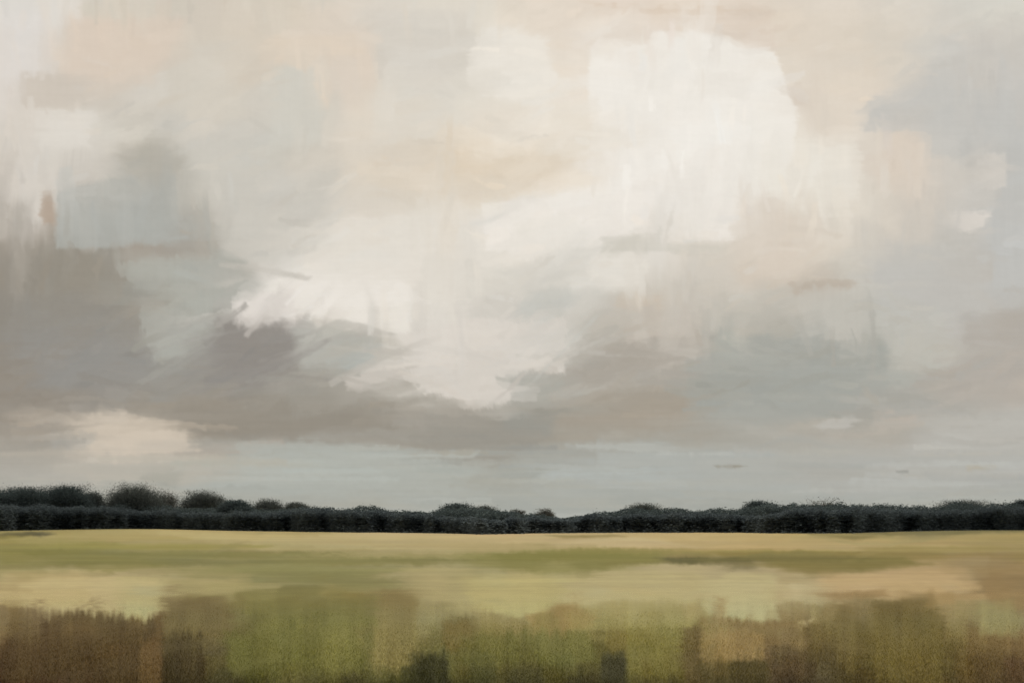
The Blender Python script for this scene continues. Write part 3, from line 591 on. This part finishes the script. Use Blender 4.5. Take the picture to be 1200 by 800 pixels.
def tree(label, px, top, dist, width, mat, seed, group, name='broadleaf_tree', clumps=60, per=34, leaf=.75, shape=1.0, thin=0.0):
    r = np.random.default_rng(seed)
    base = at(px, HZ, dist); base.z = float(ground_z(np.array(base.x), np.array(base.y))) - .1
    H = at(px, top, dist).z - base.z; W = width / F * dist
    e = bpy.data.objects.new(name, None); COL.objects.link(e); e.location = base
    e['label'] = label; e['category'] = 'tree'; e['group'] = group
    # trunk with limbs, one mesh
    V, Fc = [], []
    def add(pts, rad):
        v, f = tube(pts, rad); o = len(V); V.extend(v); Fc.extend([tuple(i + o for i in q) for q in f])
    lean = r.normal(0, .03, 2) * H
    rt = .028 * H
    add([(0, 0, 0), (lean[0] * .2, lean[1] * .2, H * .2), (lean[0] * .5, lean[1] * .5, H * .5), (lean[0], lean[1], H * .88)], [rt * 1.3, rt, rt * .65, rt * .12])
    tips = []
    for k in range(11):
        z = H * r.uniform(.2, .7); t = r.uniform(0, 2 * np.pi); ln = W * r.uniform(.25, .48)
        a = (lean[0] * z / H, lean[1] * z / H, z); m = (a[0] + math.cos(t) * ln * .5, a[1] + math.sin(t) * ln * .5, z + ln * .35); b = (a[0] + math.cos(t) * ln, a[1] + math.sin(t) * ln, min(z + ln * .75, H * .95))
        add([a, m, b], [rt * .42, rt * .26, rt * .07]); tips.append(b)
    mesh_from('trunk', V, Fc, m_bark, e, smooth=True)
    # crown: leaf sprays gathered in clumps over the limbs
    C = []
    while len(C) < clumps:
        p = r.uniform(-1, 1, 3)
        q = np.linalg.norm(p)
        if q > 1 or (q < .6 and r.random() < .7): continue
        z = H * (.55 + .42 * p[2])
        wz = .5 * W * (1 if p[2] < .1 else (1 - .25 * shape * p[2]))
        C.append((p[0] * wz + lean[0] * .6, p[1] * wz * .9 + lean[1] * .6, z))
    C += tips
    P = []
    for c in C:
        rad = W * r.uniform(.05, .14); c = (c[0], c[1], c[2] * r.uniform(.9, 1.06))
        fl = sstep(.5, .95, c[2] / H)
        n = int(per * r.uniform(.6, 1.4) * (1 - thin * fl))
        P.append(np.array(c) + np.clip(r.normal(0, 1.1, (n, 3)), -2.2, 2.2) * np.array([rad, rad, rad * .62]))
        P.append(r.normal(0, .17, (int(clumps * per * .07 * (1 - thin)), 3)) * np.array([W, W, H * .8]) + np.array([lean[0] * .6, lean[1] * .6, H * .5]))
    P = np.concatenate(P); P = P[(P[:, 2] > H * .06) & (P[:, 2] < H * r.normal(.99, .035, len(P)))]
    sz = leaf * np.where(np.arange(len(P)) > len(P) - clumps * per * .07 * (1 - thin), 2.0, 1.0)
    v, f = leaves(P, sz * 1.15, r, .18, .16)
    mesh_from('crown', v, f, mat, e)
    return e

def prof(pts):
    x = [p[0] for p in pts]; y = [p[1] for p in pts]
    return lambda t: np.interp(t, x, y)
DIST = prof([(-500,470),(0,450),(150,520),(280,430),(450,370),(560,300),(680,360),(900,345),(1000,320),(1100,420),(1200,470),(1700,440)])
HTOP = prof([(-500,592),(0,590),(60,588),(120,594),(200,596),(300,598),(350,594),(430,593),(500,598),(600,604),(650,603),(690,601),(760,598),(850,600),(900,598),(940,592),(1000,591),(1060,592),(1110,593),(1200,591),(1700,592)])
RTOP = prof([(-500,584),(0,584),(100,588),(210,590),(290,591),(360,591),(420,591),(500,594),(525,590),(575,592),(600,598),(660,602),(700,598),(750,593),(800,595),(870,594),(900,589),(960,588),(1000,589),(1090,590),(1120,587),(1160,588),(1200,587),(1700,590)])
def belt(name, label, cat, mat, dist_off, top, thick, n, leaf, seed, ragged, scrub=0.0, x0=-650, x1=1850):
    r = np.random.default_rng(seed)
    px = r.uniform(x0, x1, n)
    d = DIST(px) + (fbm(px / 45, px * 0 + 7, 71, 3) - .5) * 60 + dist_off + r.uniform(0, thick, n)
    x = (px - 600) / F * d
    ty = top(px) + 4 + (fbm(px / 24, px * 0 + 3, seed, 4) - .5) * ragged * 2
    H = EYE + (HZ - ty) / F * d
    u = r.random(n) ** .8; u = np.where(u > .93, .93 + r.exponential(.022, n), u)
    lump = fbm(x / 2.2, d / 3 + u * 4, seed + 3)
    z = H * u * (.88 + .24 * lump) + r.normal(0, .25, n) - .1
    size = leaf * np.where(u > .8, .75, 1.9 - 1.0 * u ** 2)
    low = r.random(n) < scrub                     # ragged scrub along the foot
    d = np.where(low, d - thick * r.random(n) ** 2 * 1.3, d); x = (px - 600) / F * d
    z = np.where(low, r.random(n) ** 1.5 * 3.2 * sstep(.42, .7, fbm(x / 4, d / 5, seed + 8)), z); size = np.where(low, leaf * .6, size)
    k = z > -.1
    z = z + ground_z(x, d)
    P = np.stack([x, d, z], -1)[k]
    v, f = leaves(P, size[k], r, .10, .13)
    # stems inside the mass
    sv, sf = [v], [f]; o = len(v)
    for q in r.uniform(x0, x1, 400):
        dd = float(DIST(q) + (fbm(np.array(q / 45), np.array(7.), 71, 3) - .5) * 60) + dist_off + r.uniform(.2, .8) * thick; xx = (q - 600) / F * dd; hh = (EYE + (HZ - float(top(q))) / F * dd) * r.uniform(.5, .85)
        g0 = float(ground_z(np.array(xx), np.array(dd)))
        tv, tf = tube([(xx, dd, g0 - .2), (xx + r.normal(0, .3), dd, g0 + hh * .5), (xx + r.normal(0, .6), dd, g0 + hh)], [.16, .11, .03], 5)
        sv.append(np.array(tv)); sf.append(np.array(tf) + o); o += len(tv)
    ob = mesh_from(name, np.concatenate(sv), np.concatenate(sf), mat)
    ob['kind'] = 'stuff'; ob['label'] = label; ob['category'] = cat
    return ob
belt('hedgerow', 'dense blackish hedgerow closing the far edge of the meadow', 'hedgerow', M_HEDGE, 0, HTOP, 14, 470000, 1.4, 21, 4.5, .09)
belt('woodland', 'dark woodland rising just behind the far hedgerow', 'woodland', M_DARK, 45, RTOP, 40, 400000, 1.5, 22, 5.0)

GL = 'trees standing above the far hedgerow'
TREES = [
 ('broad dark tree at the far left edge of the meadow', 4, 577, 520, 46, M_DARK),
 ('low wide dark tree between the edge tree and the round dark tree', 36, 573, 530, 44, M_DARK),
 ('round dark tree with flat top, left of the tallest tree', 74, 571, 540, 38, M_DARK),
 ('small thin tree in the gap left of the tallest tree', 107, 578, 560, 24, M_GREY),
 ('tallest tree of the far tree line, wide domed grey green crown', 157, 569, 580, 56, M_GREY),
 ('thin see-through tree leaning on the right of the tallest tree', 193, 574, 600, 30, M_PALE),
 ('lone domed grey tree between the tallest tree and small dark bush tree', 238, 577, 590, 42, M_GREY),
 ('small dark round tree low in the hedgerow', 275, 589, 480, 24, M_DARK),
 ('grey green tree with level top right of the small dark round tree', 312, 582, 600, 40, M_GREY),
 ('low flat grey tree where the left trees run out', 346, 586, 600, 32, M_GREY),
 ('flat topped dark tree alone above middle of the hedgerow', 535, 588, 470, 40, M_DARK),
 ('low grey tree on the right of the flat topped middle tree', 566, 591, 480, 34, M_GREY),
 ('small pale tree left of the lowest dip in the tree line', 606, 593, 560, 20, M_PALE),
 ('small pale round tree at the lowest dip in the tree line', 638, 593, 560, 24, M_PALE),
 ('wispy dark tree above the long low hump right of middle', 755, 588, 500, 40, M_GREY),
 ('bushy dark tree at the start of the higher right hedgerow', 888, 585, 470, 36, M_DARK),
 ('thin pale brownish tree faint against the right sky', 966, 580, 560, 46, M_PALE),
 ('low spreading dark tree near the right end of the tree line', 1128, 584, 540, 60, M_GREY),
 ('dark tree cut off by right edge of the view', 1198, 584, 540, 30, M_DARK),
]
for k, (lab, px, top, d, w, m) in enumerate(TREES):
    thin = (.8 if m is M_PALE else (.6 if m is M_GREY else .3)) + (.12 if px > 300 else 0)
    tree(lab, px, top - 4 if px < 300 else top + 1, d, w * (1.45 if m is M_DARK and px < 300 else 1.2 if px < 300 else .95), m, 100 + k, GL, clumps=70 if m is M_PALE else 130, per=170 if m is M_PALE else 300, leaf=.65, thin=thin)

# ================================================================== LIGHT
SUN_EL, SUN_AZ = 52.0, 10.0
w = bpy.data.worlds.new('World'); SC.world = w; w.use_nodes = True
nt = w.node_tree; nt.nodes.clear()
out = nt.nodes.new('ShaderNodeOutputWorld'); bg = nt.nodes.new('ShaderNodeBackground'); sk = nt.nodes.new('ShaderNodeTexSky')
sk.sky_type = 'NISHITA'; sk.sun_disc = False; sk.sun_elevation = math.radians(SUN_EL); sk.sun_rotation = math.radians(SUN_AZ)
sk.dust_density = 6; sk.air_density = 1.0; sk.ozone_density = .6
hs = nt.nodes.new('ShaderNodeHueSaturation'); hs.inputs['Saturation'].default_value = .18
L(nt, sk.outputs['Color'], hs.inputs['Color']); L(nt, hs.outputs['Color'], bg.inputs['Color']); L(nt, bg.outputs['Background'], out.inputs['Surface'])
bg.inputs['Strength'].default_value = .1
sl = bpy.data.lights.new('sun', 'SUN'); sl.energy = 2.0; sl.angle = math.radians(12); sl.color = (1, .95, .86)
so = bpy.data.objects.new('sun', sl); COL.objects.link(so); so.rotation_euler = (math.radians(-(90 - SUN_EL)), 0, math.radians(-SUN_AZ)); so.location = (0, -20, 60)

# ================================================================== CAMERA
cam = bpy.data.cameras.new('camera'); co = bpy.data.objects.new('camera', cam); COL.objects.link(co)
co.location = (0, 0, EYE); co.rotation_euler = (math.radians(90), 0, 0)
cam.sensor_width = 36; cam.lens = 36 * F / 1200; cam.shift_y = (HZ - 400) / 1200; cam.clip_end = 12000
SC.camera = co
vs = SC.view_settings; vs.view_transform = 'Standard'; vs.look = 'None'; vs.exposure = 0; vs.gamma = 1; vs.use_curve_mapping = False
SC.cycles.use_denoising = True
